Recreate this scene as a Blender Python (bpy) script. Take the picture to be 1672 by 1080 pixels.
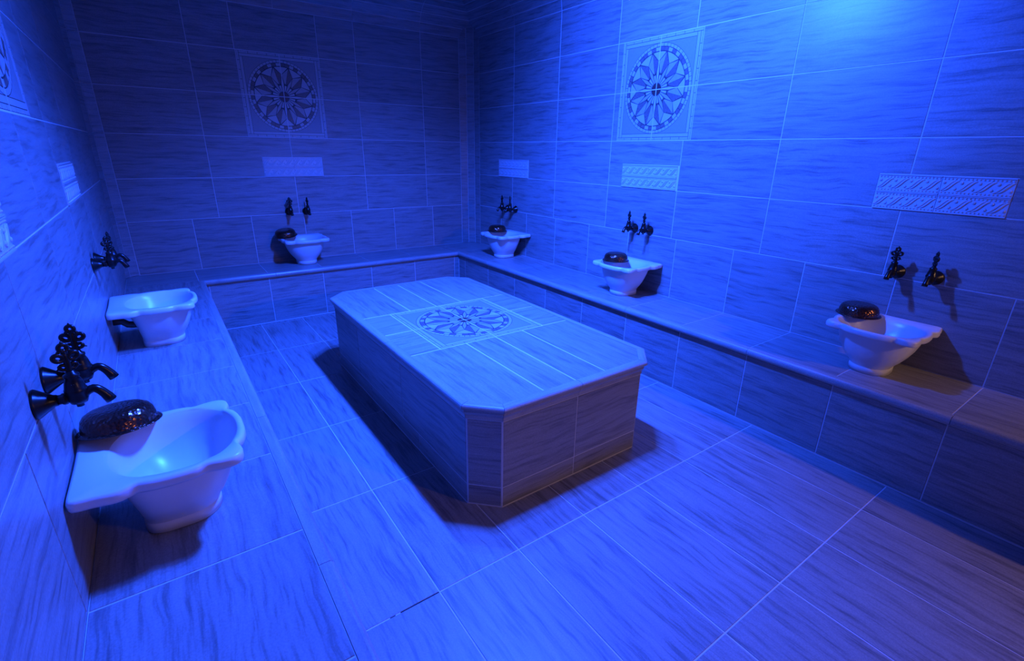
import bpy, bmesh, math, random
from mathutils import Vector, Matrix

random.seed(7)
for o in list(bpy.data.objects):
    bpy.data.objects.remove(o, do_unlink=True)
scene = bpy.context.scene
COL = scene.collection
PI = math.pi

# ------------------------------------------------------------------ camera
CAM = Vector((-2.7248, -4.5433, 1.3139))
YAW, PITCH, ROLL, FPX = 0.6211, -0.3508, 0.0150, 798.47
fw = Vector((math.sin(YAW)*math.cos(PITCH), math.cos(YAW)*math.cos(PITCH), math.sin(PITCH)))
rt = Vector((math.cos(YAW), -math.sin(YAW), 0))
up = rt.cross(fw)
r2 = math.cos(ROLL)*rt + math.sin(ROLL)*up
u2 = -math.sin(ROLL)*rt + math.cos(ROLL)*up
cam_data = bpy.data.cameras.new('camera')
cam_data.sensor_width = 36.0
cam_data.lens = FPX/1672*36.0
cam_data.clip_start = 0.02
cam = bpy.data.objects.new('camera', cam_data)
COL.objects.link(cam)
m = Matrix.Identity(4)
for i in range(3):
    m[i][0], m[i][1], m[i][2], m[i][3] = r2[i], u2[i], -fw[i], CAM[i]
cam.matrix_world = m
scene.camera = cam

# ------------------------------------------------------------------ world and exposure
world = bpy.data.worlds.new('world')
scene.world = world
world.use_nodes = True
world.node_tree.nodes['Background'].inputs[0].default_value = (0.05, 0.07, 0.3, 1)
world.node_tree.nodes['Background'].inputs[1].default_value = 0.0
scene.view_settings.view_transform = 'Standard'
scene.view_settings.look = 'None'
scene.view_settings.exposure = 0.0
scene.view_settings.gamma = 1.0
scene.view_settings.use_curve_mapping = False

BLUE = (0.013, 0.074, 1.0)
WARM = (1.0, 0.58, 0.33)
WARM_STRENGTH = 1250.0
# spot heads on the ceiling track: (y on the track, aim point, watts, cone degrees)
TRACK_X, TRACK_Z = -1.468, 2.42
HEADS = [(-3.18, (-3.00, -2.90, 1.55), 330.0, 100),
         (-3.05, (-2.40, -3.00, 0.0), 700.0, 112),
         (-2.90, (-2.10, -2.85, 0.0), 400.0, 112),
         (-2.72, (0.0, -2.55, 1.70), 1330.0, 114),
         (-2.50, (-1.40, -1.80, 0.1), 630.0, 122),
         (-2.28, (-1.30, -1.55, 0.1), 630.0, 122)]

# ------------------------------------------------------------------ helpers
def link(o, parent=None):
    COL.objects.link(o)
    if parent is not None:
        o.parent = parent
    return o

def prop(o, label=None, cat=None, group=None, kind=None):
    if label: o['label'] = label
    if cat: o['category'] = cat
    if group: o['group'] = group
    if kind: o['kind'] = kind
    return o

def empty(name, loc=(0, 0, 0), rz=0.0):
    o = bpy.data.objects.new(name, None)
    o.empty_display_size = 0.1
    COL.objects.link(o)
    o.location = loc
    o.rotation_euler = (0, 0, rz)
    return o

def mesh_obj(name, mesh, mat, parent=None, smooth=False):
    o = bpy.data.objects.new(name, mesh)
    if mat is not None and not mesh.materials:
        mesh.materials.append(mat)
    if smooth:
        for p in mesh.polygons: p.use_smooth = True
    return link(o, parent)

def bm_obj(name, bm, mat, parent=None, smooth=False, fix=True):
    if fix:
        bmesh.ops.recalc_face_normals(bm, faces=bm.faces[:])
    me = bpy.data.meshes.new(name)
    bm.to_mesh(me); bm.free()
    return mesh_obj(name, me, mat, parent, smooth)

def add_box(bm, x0, x1, y0, y1, z0, z1):
    v = [bm.verts.new((x, y, z)) for z in (z0, z1) for y in (y0, y1) for x in (x0, x1)]
    for f in ((0, 2, 3, 1), (4, 5, 7, 6), (0, 1, 5, 4), (2, 6, 7, 3), (0, 4, 6, 2), (1, 3, 7, 5)):
        bm.faces.new([v[i] for i in f])

def add_lathe(bm, prof, n=24, mtx=None, cap=True):
    rings = []
    for r, z in prof:
        ring = []
        for k in range(n):
            a = 2*PI*k/n
            p = Vector((r*math.cos(a), r*math.sin(a), z))
            if mtx: p = mtx @ p
            ring.append(bm.verts.new(p))
        rings.append(ring)
    for a, b in zip(rings, rings[1:]):
        for k in range(n):
            bm.faces.new((a[k], a[(k+1) % n], b[(k+1) % n], b[k]))
    if cap:
        bm.faces.new(rings[0][::-1]); bm.faces.new(rings[-1])

def add_sweep(bm, pts, rads, n=12, closed=False, flat=1.0, normal=None):
    """tube through pts; flat squeezes the tube along normal"""
    pts = [Vector(p) for p in pts]
    rings = []
    L = len(pts)
    nrm = Vector(normal) if normal else Vector((0, 1, 0))
    for i, p in enumerate(pts):
        a = pts[(i-1) % L] if (closed or i > 0) else p
        b = pts[(i+1) % L] if (closed or i < L-1) else p
        t = (b-a).normalized()
        s = nrm.cross(t).normalized()
        q = t.cross(s).normalized()
        r = rads[i] if isinstance(rads, (list, tuple)) else rads
        rings.append([bm.verts.new(p + s*r*math.cos(2*PI*k/n) + q*r*flat*math.sin(2*PI*k/n)) for k in range(n)])
    for i in range(L if closed else L-1):
        a, b = rings[i], rings[(i+1) % L]
        for k in range(n):
            bm.faces.new((a[k], a[(k+1) % n], b[(k+1) % n], b[k]))
    if not closed:
        bm.faces.new(rings[0][::-1]); bm.faces.new(rings[-1])

# ------------------------------------------------------------------ materials
def nt(name):
    m = bpy.data.materials.new(name)
    m.use_nodes = True
    t = m.node_tree
    b = t.nodes['Principled BSDF']
    return m, t, b

def N(t, kind, **kw):
    n = t.nodes.new(kind)
    for k, v in kw.items(): setattr(n, k, v)
    return n

def mat_plain(name, col, rough=0.5, metal=0.0, noise=0.0, scale=40.0, bump=0.0):
    m, t, b = nt(name)
    b.inputs['Base Color'].default_value = (*col, 1)
    b.inputs['Roughness'].default_value = rough
    b.inputs['Metallic'].default_value = metal
    if noise or bump:
        tc = N(t, 'ShaderNodeTexCoord')
        nz = N(t, 'ShaderNodeTexNoise')
        nz.inputs['Scale'].default_value = scale
        nz.inputs['Detail'].default_value = 5
        t.links.new(tc.outputs['Object'], nz.inputs['Vector'])
        if noise:
            mx = N(t, 'ShaderNodeMix', data_type='RGBA')
            mx.inputs[6].default_value = (*[c*(1-noise) for c in col], 1)
            mx.inputs[7].default_value = (*[min(1, c*(1+noise)) for c in col], 1)
            t.links.new(nz.outputs['Fac'], mx.inputs[0])
            t.links.new(mx.outputs[2], b.inputs['Base Color'])
        if bump:
            bp = N(t, 'ShaderNodeBump')
            bp.inputs['Strength'].default_value = bump
            bp.inputs['Distance'].default_value = 0.002
            t.links.new(nz.outputs['Fac'], bp.inputs['Height'])
            t.links.new(bp.outputs['Normal'], b.inputs['Normal'])
    return m

def mat_tile(name, light, mid, dark, rough=0.38, veins=1.0, stretch=11.0):
    """travertine-look glazed tile: bands and fine dark veins along local X, shifted for every tile"""
    m, t, b = nt(name)
    L = t.links.new
    tc = N(t, 'ShaderNodeTexCoord')
    oi = N(t, 'ShaderNodeObjectInfo')
    mul = N(t, 'ShaderNodeMath', operation='MULTIPLY'); mul.inputs[1].default_value = 57.0
    L(oi.outputs['Random'], mul.inputs[0])
    cmb = N(t, 'ShaderNodeCombineXYZ')
    L(mul.outputs[0], cmb.inputs[0]); L(mul.outputs[0], cmb.inputs[1]); L(mul.outputs[0], cmb.inputs[2])
    add = N(t, 'ShaderNodeVectorMath', operation='ADD')
    L(tc.outputs['Object'], add.inputs[0]); L(cmb.outputs[0], add.inputs[1])
    # slow warp so that the veins wander
    wn = N(t, 'ShaderNodeTexNoise'); wn.inputs['Scale'].default_value = 5.0; wn.inputs['Detail'].default_value = 2
    L(add.outputs[0], wn.inputs['Vector'])
    ws = N(t, 'ShaderNodeVectorMath', operation='SCALE'); ws.inputs[3].default_value = 0.035
    L(wn.outputs['Color'], ws.inputs[0])
    ad2 = N(t, 'ShaderNodeVectorMath', operation='ADD')
    L(add.outputs[0], ad2.inputs[0]); L(ws.outputs[0], ad2.inputs[1])
    mp = N(t, 'ShaderNodeMapping'); mp.inputs['Scale'].default_value = (2.0, stretch*1.9, 2.0)
    L(ad2.outputs[0], mp.inputs['Vector'])
    n1 = N(t, 'ShaderNodeTexNoise'); n1.inputs['Scale'].default_value = 1.7; n1.inputs['Detail'].default_value = 6; n1.inputs['Roughness'].default_value = 0.62
    L(mp.outputs[0], n1.inputs['Vector'])
    r1 = N(t, 'ShaderNodeValToRGB')
    e = r1.color_ramp.elements
    e[0].position = 0.34; e[0].color = (*dark, 1)
    e[1].position = 0.66; e[1].color = (*light, 1)
    k = r1.color_ramp.elements.new(0.47); k.color = (*mid, 1)
    L(n1.outputs['Fac'], r1.inputs['Fac'])
    # fine veins
    mp2 = N(t, 'ShaderNodeMapping'); mp2.inputs['Scale'].default_value = (6.0, 95.0, 6.0)
    L(ad2.outputs[0], mp2.inputs['Vector'])
    n2 = N(t, 'ShaderNodeTexNoise'); n2.inputs['Scale'].default_value = 1.0; n2.inputs['Detail'].default_value = 4; n2.inputs['Roughness'].default_value = 0.55
    L(mp2.outputs[0], n2.inputs['Vector'])
    r2_ = N(t, 'ShaderNodeValToRGB')
    r2_.color_ramp.elements[0].position = 0.33; r2_.color_ramp.elements[0].color = (0.70, 0.68, 0.67, 1)
    r2_.color_ramp.elements[1].position = 0.47; r2_.color_ramp.elements[1].color = (1, 1, 1, 1)
    L(n2.outputs['Fac'], r2_.inputs['Fac'])
    mx = N(t, 'ShaderNodeMix', data_type='RGBA', blend_type='MULTIPLY'); mx.inputs[0].default_value = veins
    L(r1.outputs['Color'], mx.inputs[6]); L(r2_.outputs['Color'], mx.inputs[7])
    # fine grain
    n3 = N(t, 'ShaderNodeTexNoise'); n3.inputs['Scale'].default_value = 230.0; n3.inputs['Detail'].default_value = 2
    L(add.outputs[0], n3.inputs['Vector'])
    r3 = N(t, 'ShaderNodeMapRange'); r3.inputs[1].default_value = 0.3; r3.inputs[2].default_value = 0.7; r3.inputs[3].default_value = 0.86; r3.inputs[4].default_value = 1.10
    L(n3.outputs['Fac'], r3.inputs[0])
    # every tile a little lighter or darker
    r4 = N(t, 'ShaderNodeMapRange'); r4.inputs[3].default_value = 0.93; r4.inputs[4].default_value = 1.06
    L(oi.outputs['Random'], r4.inputs[0])
    mm = N(t, 'ShaderNodeMath', operation='MULTIPLY'); L(r3.outputs[0], mm.inputs[0]); L(r4.outputs[0], mm.inputs[1])
    vs = N(t, 'ShaderNodeVectorMath', operation='SCALE'); L(mx.outputs[2], vs.inputs[0]); L(mm.outputs[0], vs.inputs[3])
    L(vs.outputs[0], b.inputs['Base Color'])
    b.inputs['Roughness'].default_value = rough
    bp = N(t, 'ShaderNodeBump'); bp.inputs['Strength'].default_value = 0.12; bp.inputs['Distance'].default_value = 0.001
    L(n2.outputs['Fac'], bp.inputs['Height']); L(bp.outputs['Normal'], b.inputs['Normal'])
    return m

TILE = mat_tile('travertine tile', (0.281, 0.265, 0.254), (0.242, 0.226, 0.215), (0.168, 0.152, 0.144), stretch=14.0)
TILE_FLOOR = mat_tile('floor tile', (0.281, 0.261, 0.246), (0.242, 0.222, 0.211), (0.144, 0.129, 0.121), rough=0.42, stretch=12.0)
TILE_TOP = mat_tile('platform tile', (0.300, 0.285, 0.270), (0.268, 0.250, 0.240), (0.185, 0.170, 0.160), rough=0.4, stretch=13.0)
NOSING = mat_tile('nosing tile', (0.343, 0.328, 0.312), (0.304, 0.285, 0.269), (0.250, 0.230, 0.218), rough=0.3, veins=0.4)
GROUT = mat_plain('light grout', (0.530, 0.507, 0.491), 0.85, noise=0.12, scale=60)
GAP_DARK = mat_plain('open joint', (0.012, 0.012, 0.012), 0.9, noise=0.2, scale=80)
CERAMIC = mat_plain('white glazed ceramic', (0.624, 0.616, 0.601), 0.30, noise=0.02, scale=6)
BRONZE = mat_plain('black bronze', (0.018, 0.014, 0.012), 0.30, metal=0.55, noise=0.35, scale=90, bump=0.05)
STEEL = mat_plain('worn steel pin', (0.5, 0.47, 0.43), 0.3, metal=0.9, noise=0.1)
PIPE = mat_plain('dark rubber pipe', (0.05, 0.05, 0.052), 0.30, noise=0.05)
RELIEF = mat_plain('glazed relief tile', (0.50, 0.483, 0.47), 0.15, noise=0.06, scale=30)
STONE_LIGHT = mat_plain('mosaic pale stone', (0.390, 0.370, 0.351), 0.35, noise=0.10, scale=60)
STONE_MID = mat_plain('mosaic beige stone', (0.312, 0.289, 0.269), 0.35, noise=0.18, scale=50)
STONE_DARK = mat_plain('mosaic brown stone', (0.148, 0.109, 0.090), 0.35, noise=0.55, scale=110)
STONE_CORE = mat_plain('mosaic dark red stone', (0.07, 0.03, 0.025), 0.35, noise=0.4, scale=80)
STONE_FIELD = mat_plain('mosaic grey field', (0.262, 0.246, 0.232), 0.4, noise=0.12, scale=90)
MOSAIC_LINE = mat_plain('mosaic outline', (0.045, 0.038, 0.035), 0.6, noise=0.2, scale=60)
PLASTER = mat_plain('grey plaster', (0.22, 0.21, 0.20), 0.8, noise=0.06, scale=9, bump=0.1)

def mat_copper():
    m, t, b = nt('hammered copper')
    b.inputs['Base Color'].default_value = (0.20, 0.075, 0.045, 1)
    b.inputs['Metallic'].default_value = 0.85
    b.inputs['Roughness'].default_value = 0.22
    tc = N(t, 'ShaderNodeTexCoord')
    vo = N(t, 'ShaderNodeTexVoronoi'); vo.inputs['Scale'].default_value = 120
    t.links.new(tc.outputs['Object'], vo.inputs['Vector'])
    bp = N(t, 'ShaderNodeBump'); bp.inputs['Strength'].default_value = 0.8; bp.inputs['Distance'].default_value = 0.0022
    t.links.new(vo.outputs['Distance'], bp.inputs['Height'])
    t.links.new(bp.outputs['Normal'], b.inputs['Normal'])
    nz = N(t, 'ShaderNodeTexNoise'); nz.inputs['Scale'].default_value = 25
    t.links.new(tc.outputs['Object'], nz.inputs['Vector'])
    mx = N(t, 'ShaderNodeMix', data_type='RGBA')
    mx.inputs[6].default_value = (0.07, 0.026, 0.020, 1); mx.inputs[7].default_value = (0.20, 0.080, 0.045, 1)
    t.links.new(nz.outputs['Fac'], mx.inputs[0]); t.links.new(mx.outputs[2], b.inputs['Base Color'])
    return m
COPPER = mat_copper()

def mat_emit(name, col, strength):
    m, t, b = nt(name)
    b.inputs['Base Color'].default_value = (0.8, 0.8, 0.8, 1)
    b.inputs['Emission Color'].default_value = (*col, 1)
    b.inputs['Emission Strength'].default_value = strength
    return m

# ------------------------------------------------------------------ tiles
JOINT = 0.0046
DEPTH = 0.0016      # the grout lies this far behind the tile faces
_cache = {}

def poly_tile_mesh(pts, depth=DEPTH, bev=0.0010):
    key = (tuple((round(x, 4), round(y, 4)) for x, y in pts), round(depth, 5))
    if key in _cache: return _cache[key]
    bm = bmesh.new()
    f = bm.faces.new([bm.verts.new((x, y, -depth)) for x, y in pts])
    if f.normal.z < 0: bmesh.ops.reverse_faces(bm, faces=[f])
    f.normal_update()
    if f.normal.z < 0: f.normal_flip()
    r = bmesh.ops.extrude_face_region(bm, geom=[f])
    vs = [g for g in r['geom'] if isinstance(g, bmesh.types.BMVert)]
    bmesh.ops.translate(bm, verts=vs, vec=(0, 0, depth))
    bm.verts.ensure_lookup_table()
    top_edges = [e for e in bm.edges if all(abs(v.co.z) < 1e-7 for v in e.verts)]
    if bev:
        bmesh.ops.bevel(bm, geom=top_edges, offset=bev, segments=1, profile=0.5, affect='EDGES')
    bmesh.ops.delete(bm, geom=[fc for fc in bm.faces if all(abs(v.co.z+depth) < 1e-7 for v in fc.verts)], context='FACES')
    bmesh.ops.recalc_face_normals(bm, faces=bm.faces[:])
    bm.normal_update()
    # outward means the big face looks along +Z
    big = max(bm.faces, key=lambda q: q.calc_area())
    if big.normal.z < 0: bmesh.ops.reverse_faces(bm, faces=bm.faces[:])
    me = bpy.data.meshes.new('tile')
    bm.to_mesh(me); bm.free()
    _cache[key] = me
    return me

class Plane:
    """a flat tiled face: origin o, in-plane axes a (grain) and b, outward normal n = a x b"""
    def __init__(self, o, a, b):
        self.o, self.a, self.b = Vector(o), Vector(a).normalized(), Vector(b).normalized()
        self.n = self.a.cross(self.b)
    def mat(self, u, v, lift=0.0):
        p = self.o + self.a*u + self.b*v + self.n*lift
        M = Matrix.Identity(4)
        for i in range(3):
            M[i][0], M[i][1], M[i][2], M[i][3] = self.a[i], self.b[i], self.n[i], p[i]
        return M

def place(o, parent, M):
    o.parent = parent
    o.matrix_parent_inverse = Matrix.Translation(-parent.location) if parent is not None else Matrix.Identity(4)
    o.matrix_basis = M
    return o

def poly_tile(plane, parent, pts, mat, name='tile', swap=False, depth=DEPTH, bev=0.0010, joint=True):
    """pts: polygon in plane coordinates; swap turns the grain across"""
    us = [p[0] for p in pts]; vs = [p[1] for p in pts]
    cu, cv = (min(us)+max(us))/2, (min(vs)+max(vs))/2
    loc = [(u-cu, v-cv) for u, v in pts]
    P = plane
    M = P.mat(cu, cv)
    if swap:
        P = Plane(plane.o, plane.b, -plane.a)
        M = P.mat(cv, -cu)
        loc = [(v, -u) for u, v in loc]
    me = poly_tile_mesh(loc, depth, bev)
    if not me.materials: me.materials.append(mat)
    if me.materials[0] is not mat:
        me = me.copy(); me.materials.clear(); me.materials.append(mat)
    o = bpy.data.objects.new(name, me)
    COL.objects.link(o)
    return place(o, parent, M)

def rect_tile(plane, parent, u0, u1, v0, v1, mat, name='tile', swap=False, j=JOINT):
    h = j/2
    if u1-u0 < 0.012 or v1-v0 < 0.012: return None
    return poly_tile(plane, parent, [(u0+h, v0+h), (u1-h, v0+h), (u1-h, v1-h), (u0+h, v1-h)], mat, name, swap)

def cut_tile(plane, parent, u0, u1, v0, v1, hole, mat):
    """one tile cut round a rectangular panel that stands on its lower edge or covers its full height"""
    h = JOINT/2
    a, b, c, d = hole
    if b <= u0+0.004 or a >= u1-0.004 or d <= v0+0.004 or c >= v1-0.004:
        return rect_tile(plane, parent, u0, u1, v0, v1, mat)
    if d >= v1-0.006:
        rect_tile(plane, parent, u0, min(a, u1), v0, v1, mat) if a > u0 else None
        rect_tile(plane, parent, max(b, u0), u1, v0, v1, mat) if b < u1 else None
        return
    x0, x1, y0, y1 = u0+h, u1-h, v0+h, v1-h
    a, b, d = a-h, b+h, d+h
    pts = []
    if a > x0+0.01: pts += [(x0, y0), (a, y0), (a, d)]
    else: pts += [(x0, d)]
    if b < x1-0.01: pts += [(b, d), (b, y0), (x1, y0)]
    else: pts += [(x1, d)]
    pts += [(x1, y1), (x0, y1)]
    poly_tile(plane, parent, pts, mat)

# ------------------------------------------------------------------ star mosaic
def add_prism(bm, pts, z0, z1):
    lo = [bm.verts.new((x, y, z0)) for x, y in pts]
    hi = [bm.verts.new((x, y, z1)) for x, y in pts]
    n = len(pts)
    bm.faces.new(hi)
    for i in range(n):
        bm.faces.new((lo[i], lo[(i+1) % n], hi[(i+1) % n], hi[i]))

def shrink(pts, g):
    """move every edge of a (counter-clockwise, convex) polygon inwards by g"""
    n = len(pts); out = []
    area = sum(pts[i][0]*pts[(i+1) % n][1]-pts[(i+1) % n][0]*pts[i][1] for i in range(n))
    if area < 0: pts = pts[::-1]
    for i in range(n):
        p0, p1, p2 = Vector(pts[i-1]), Vector(pts[i]), Vector(pts[(i+1) % n])
        d1, d2 = (p1-p0).normalized(), (p2-p1).normalized()
        n1, n2 = Vector((-d1.y, d1.x)), Vector((-d2.y, d2.x))
        den = 1+n1.dot(n2)
        q = p1 + (n1+n2)*(g/max(den, 0.35))
        out.append((q.x, q.y))
    return out

def pol(r, deg): return (r*math.cos(math.radians(deg)), r*math.sin(math.radians(deg)))

_mosaic = {}
def piece_mesh(key, polys, mat, gap):
    if key in _mosaic: return _mosaic[key]
    bm = bmesh.new()
    for p in polys:
        add_prism(bm, shrink(p, gap) if gap else p, 0.0, 0.0010)
    bmesh.ops.recalc_face_normals(bm, faces=bm.faces[:])
    me = bpy.data.meshes.new(key); bm.to_mesh(me); bm.free()
    me.materials.append(mat)
    _mosaic[key] = me
    return me

def mosaic(plane, parent, cu, cv, label, size=0.600):
    H = size/2 - JOINT/2
    M = plane.mat(cu, cv, -0.0012)
    if 'base' not in _mosaic:
        bm = bmesh.new(); add_box(bm, -H, H, -H, H, -0.001, 0.0)
        me = bpy.data.meshes.new('mosaic_panel'); bmesh.ops.recalc_face_normals(bm, faces=bm.faces[:]); bm.to_mesh(me); bm.free()
        me.materials.append(MOSAIC_LINE); _mosaic['base'] = me
    root = bpy.data.objects.new('mosaic_panel', _mosaic['base'])
    COL.objects.link(root); place(root, parent, M)
    root['label'] = label
    def put(name, me, ang=0.0):
        o = bpy.data.objects.new(name, me); COL.objects.link(o)
        o.parent = root; o.rotation_euler = (0, 0, math.radians(ang))
        return o
    g = 0.0014
    R0, R1, RV, RI, RC = 0.2135, 0.2135, 0.158, 0.100, 0.036
    # frame: a wide inner band of four strips and an outer row of small dashes
    a, b_ = H-0.016, H-0.038
    band = piece_mesh('frame_strip', [[(-a+0.022, -a), (a, -a), (a, -b_), (-a+0.022, -b_)]], STONE_LIGHT, g)
    for k in range(4): put('frame_strip', band, 90*k)
    dash = []
    n = 9
    L = (2*H-0.016)/n
    for i in range(n):
        x = -H+i*L
        dash.append([(x, -H), (x+L, -H), (x+L, -H+0.016), (x, -H+0.016)])
    dm = piece_mesh('frame_dashes', dash, STONE_LIGHT, g)
    for k in range(4): put('frame_dashes', dm, 90*k)['kind'] = 'stuff'
    # corner fields between the frame and the circle
    ro = 0.2605
    arc = [pol(ro, 90*i/14) for i in range(15)]
    bm = None
    if 'field' not in _mosaic:
        bm = bmesh.new(); c = b_-0.001
        ring = []
        for x, y in arc:
            ang = math.atan2(y, x)
            k = c/max(math.cos(ang), math.sin(ang))
            ring.append(((x, y), (k*math.cos(ang), k*math.sin(ang))))
        ring.insert(8, ring[7])
        for (p0, q0), (p1, q1) in zip(ring, ring[1:]):
            if (Vector(p0)-Vector(p1)).length < 1e-6: continue
            if Vector(q0).length < Vector(p0).length+0.0005 and Vector(q1).length < Vector(p1).length+0.0005: continue
            vs = [bm.verts.new((x, y, 0.0008)) for x, y in (p0, q0, q1, p1)]
            bm.faces.new(vs)
        bmesh.ops.remove_doubles(bm, verts=bm.verts[:], dist=1e-5)
        bmesh.ops.recalc_face_normals(bm, faces=bm.faces[:])
        for f in bm.faces:
            if f.normal.z < 0: f.normal_flip()
        me = bpy.data.meshes.new('field_piece'); bm.to_mesh(me); bm.free(); me.materials.append(STONE_FIELD); _mosaic['field'] = me
    for k in range(4): put('field_piece', _mosaic['field'], 90*k)
    # two rings of small stones
    n = 60
    outer = [[pol(0.2405, 360*i/n), pol(0.2595, 360*i/n), pol(0.2595, 360*(i+1)/n), pol(0.2405, 360*(i+1)/n)] for i in range(n)]
    put('outer_ring_stones', piece_mesh('outer_ring_stones', outer, STONE_LIGHT, g))['kind'] = 'stuff'
    n = 44
    seg = [[pol(R0+0.003, 360*i/n), pol(0.2395, 360*i/n), pol(0.2395, 360*(i+1)/n), pol(R0+0.003, 360*(i+1)/n)] for i in range(n)]
    put('ring_pale_stones', piece_mesh('ring_pale_stones', [s for i, s in enumerate(seg) if i % 5 in (1, 3)], STONE_LIGHT, g))['kind'] = 'stuff'
    put('ring_brown_stones', piece_mesh('ring_brown_stones', [s for i, s in enumerate(seg) if i % 5 not in (1, 3)], STONE_DARK, g))['kind'] = 'stuff'
    # twelve rays, each a pale half and a brown half, with pale triangles between them
    hv = 15
    tri = [pol(RV, 15), pol(R1, 1.0), pol(R1, 8), pol(R1, 15), pol(R1, 22), pol(R1, 29.0)]
    pale = [pol(R1-0.003, 0), pol(RV, 15), pol(RI, 7.5), pol(RI-0.012, 0)]
    brown = [pol(R1-0.003, 0), pol(RI-0.012, 0), pol(RI, -7.5), pol(RV, -15)]
    petal = [pol(RI-0.016, 0), pol(0.082, 6), pol(RC+0.002, 6), pol(RC+0.002, -6), pol(0.082, -6)]
    wedge = [pol(RV-0.006, 15), pol(RI-0.002, 8.6), pol(RC+0.002, 7.2), pol(RC+0.002, 22.8), pol(RI-0.002, 21.4)]
    tm = piece_mesh('rim_triangle', [tri], STONE_LIGHT, g)
    pm = piece_mesh('pale_ray', [pale], STONE_MID, g)
    bmh = piece_mesh('brown_ray', [brown], STONE_DARK, g)
    pt = piece_mesh('petal', [petal], STONE_LIGHT, 0.0012)
    wm = piece_mesh('wedge', [wedge], STONE_MID, g)
    for k in range(12):
        a_ = 30*k+15
        put('rim_triangle', tm, a_); put('pale_ray', pm, a_); put('brown_ray', bmh, a_)
        put('petal', pt, a_); put('wedge', wm, a_)
    q = piece_mesh('centre_quarter', [[(0.002, 0.002)]+[pol(RC, 4+82*i/5) for i in range(6)]], STONE_CORE, g)
    for k in range(4): put('centre_quarter', q, 90*k)
    # the joints between the four tiles run across the design
    if 'cross' not in _mosaic:
        bm = bmesh.new()
        add_box(bm, -H, H, -0.0024, 0.0024, 0.0, 0.0013); add_box(bm, -0.0024, 0.0024, -H, H, 0.0, 0.0012)
        me = bpy.data.meshes.new('cross_joint'); bm.to_mesh(me); bm.free(); me.materials.append(GROUT); _mosaic['cross'] = me
    put('cross_joint', _mosaic['cross'])
    return root

# ------------------------------------------------------------------ relief border tile
BW, BH = 0.231, 0.0752
def relief_mesh():
    bm = bmesh.new()
    w, h = BW/2-0.001, BH/2-0.0008
    add_box(bm, -w, w, -h, h, -0.002, 0.0025)
    # fillets along both long edges
    for s in (-1, 1):
        y = s*(h-0.0035)
        add_box(bm, -w, w, min(y, y+s*0.0035), max(y, y+s*0.0035), 0.0025, 0.0062)
        n = 18
        for i in range(n):
            cx = -w+(i+0.5)*2*w/n
            yy = s*(h-0.0095)
            pr = [(0.0036, 0.0025), (0.0036, 0.0036), (0.0024, 0.0056), (0.0008, 0.0062)]
            add_lathe(bm, pr, 6, Matrix.Translation((cx, yy, 0)), cap=False)
    # four slanting leaf scrolls
    for i in range(4):
        cx = -w+(i+0.5)*2*w/4
        for off, r in ((-0.009, 0.0055), (0.004, 0.0046)):
            pts = []
            for k in range(9):
                t = k/8*2-1
                x = cx+off+0.024*t
                y = 0.020*math.sin(t*PI/2)
                pts.append((x, y, 0.0035))
            pts = [(max(-w+0.003, min(w-0.003, x)), y, z) for x, y, z in pts]
            good = [pts[0]]
            for p in pts[1:]:
                if (Vector(p)-Vector(good[-1])).length > 1e-4: good.append(p)
            rr = [r*(0.35+0.65*math.sin(PI*(k+0.6)/(len(good)+0.2))) for k in range(len(good))]
            add_sweep(bm, good, rr, 6, normal=(0, 0, 1), flat=0.9)
        for sx, sy in ((-0.020, 0.012), (0.019, -0.012)):
            x = max(-w+0.008, min(w-0.008, cx+sx))
            add_lathe(bm, [(0.0068, 0.0025), (0.0062, 0.0045), (0.0034, 0.0068), (0.0010, 0.0072)], 8, Matrix.Translation((x, sy, 0)), cap=False)
    bmesh.ops.recalc_face_normals(bm, faces=bm.faces[:])
    me = bpy.data.meshes.new('border_tile'); bm.to_mesh(me); bm.free()
    me.materials.append(RELIEF)
    return me
RELIEF_MESH = relief_mesh()

def border(plane, parent, u0, v0):
    """two by two relief tiles standing on the row joint"""
    for i in range(2):
        for j in range(2):
            o = bpy.data.objects.new('border_tile', RELIEF_MESH)
            COL.objects.link(o)
            place(o, parent, plane.mat(u0+BW*(i+0.5), v0+BH*(j+0.5), -0.0005))
            o['label'] = 'glazed relief border tile with slanting scrolls'

# ------------------------------------------------------------------ the room shell
X0, X1, YF, YB = -3.0, 0.0, -6.8, 0.0
RH = 0.3016
Z3 = 1.395
R = [Z3+(3-j)*RH for j in range(6)]       # R[5] lowest row joint ... R[0] top of the wall tiles
ZB = 0.400                                # bench top
CEIL = 2.54
BENCH_FACE = 0.42
PITCH_B = 0.405

def struct(name, bm, mat, parent=None):
    o = bm_obj(name, bm, mat, parent)
    if parent is None: o['kind'] = 'structure'
    return o

# floor
bm = bmesh.new(); add_box(bm, X0-0.12, X1+0.12, YF-0.12, YB+0.12, -0.12, -DEPTH)
floor = struct('floor', bm, GROUT)
PF = Plane((0, 0, 0), (0, -1, 0), (1, 0, 0))          # grain along y
xs = [-2.60, -2.22, -1.91, -1.60, -1.288, -0.975, -0.667, -0.40]
ys = [-3.465+0.601*k for k in range(-6, 6)]
ys = [YF] + [y for y in ys if YF+0.05 < y < -0.40] + [-0.40]
for a, b in zip(xs, xs[1:]):
    for c, d in zip(ys, ys[1:]):
        if a > -1.93 and b < -0.98 and c > -3.24 and d < -1.47: continue   # wholly under the platform
        rect_tile(PF, floor, -d, -c, a, b, TILE_FLOOR)
bm = bmesh.new(); add_box(bm, -2.352, -2.222, -3.4667, -3.4633, -0.0021, -0.0012); add_box(bm, -2.385, -2.368, -3.4666, -3.4636, -0.0021, -0.0012)
o = bm_obj('open_joint', bm, GAP_DARK, floor); o['label'] = 'black gap where the grout is missing'

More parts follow.
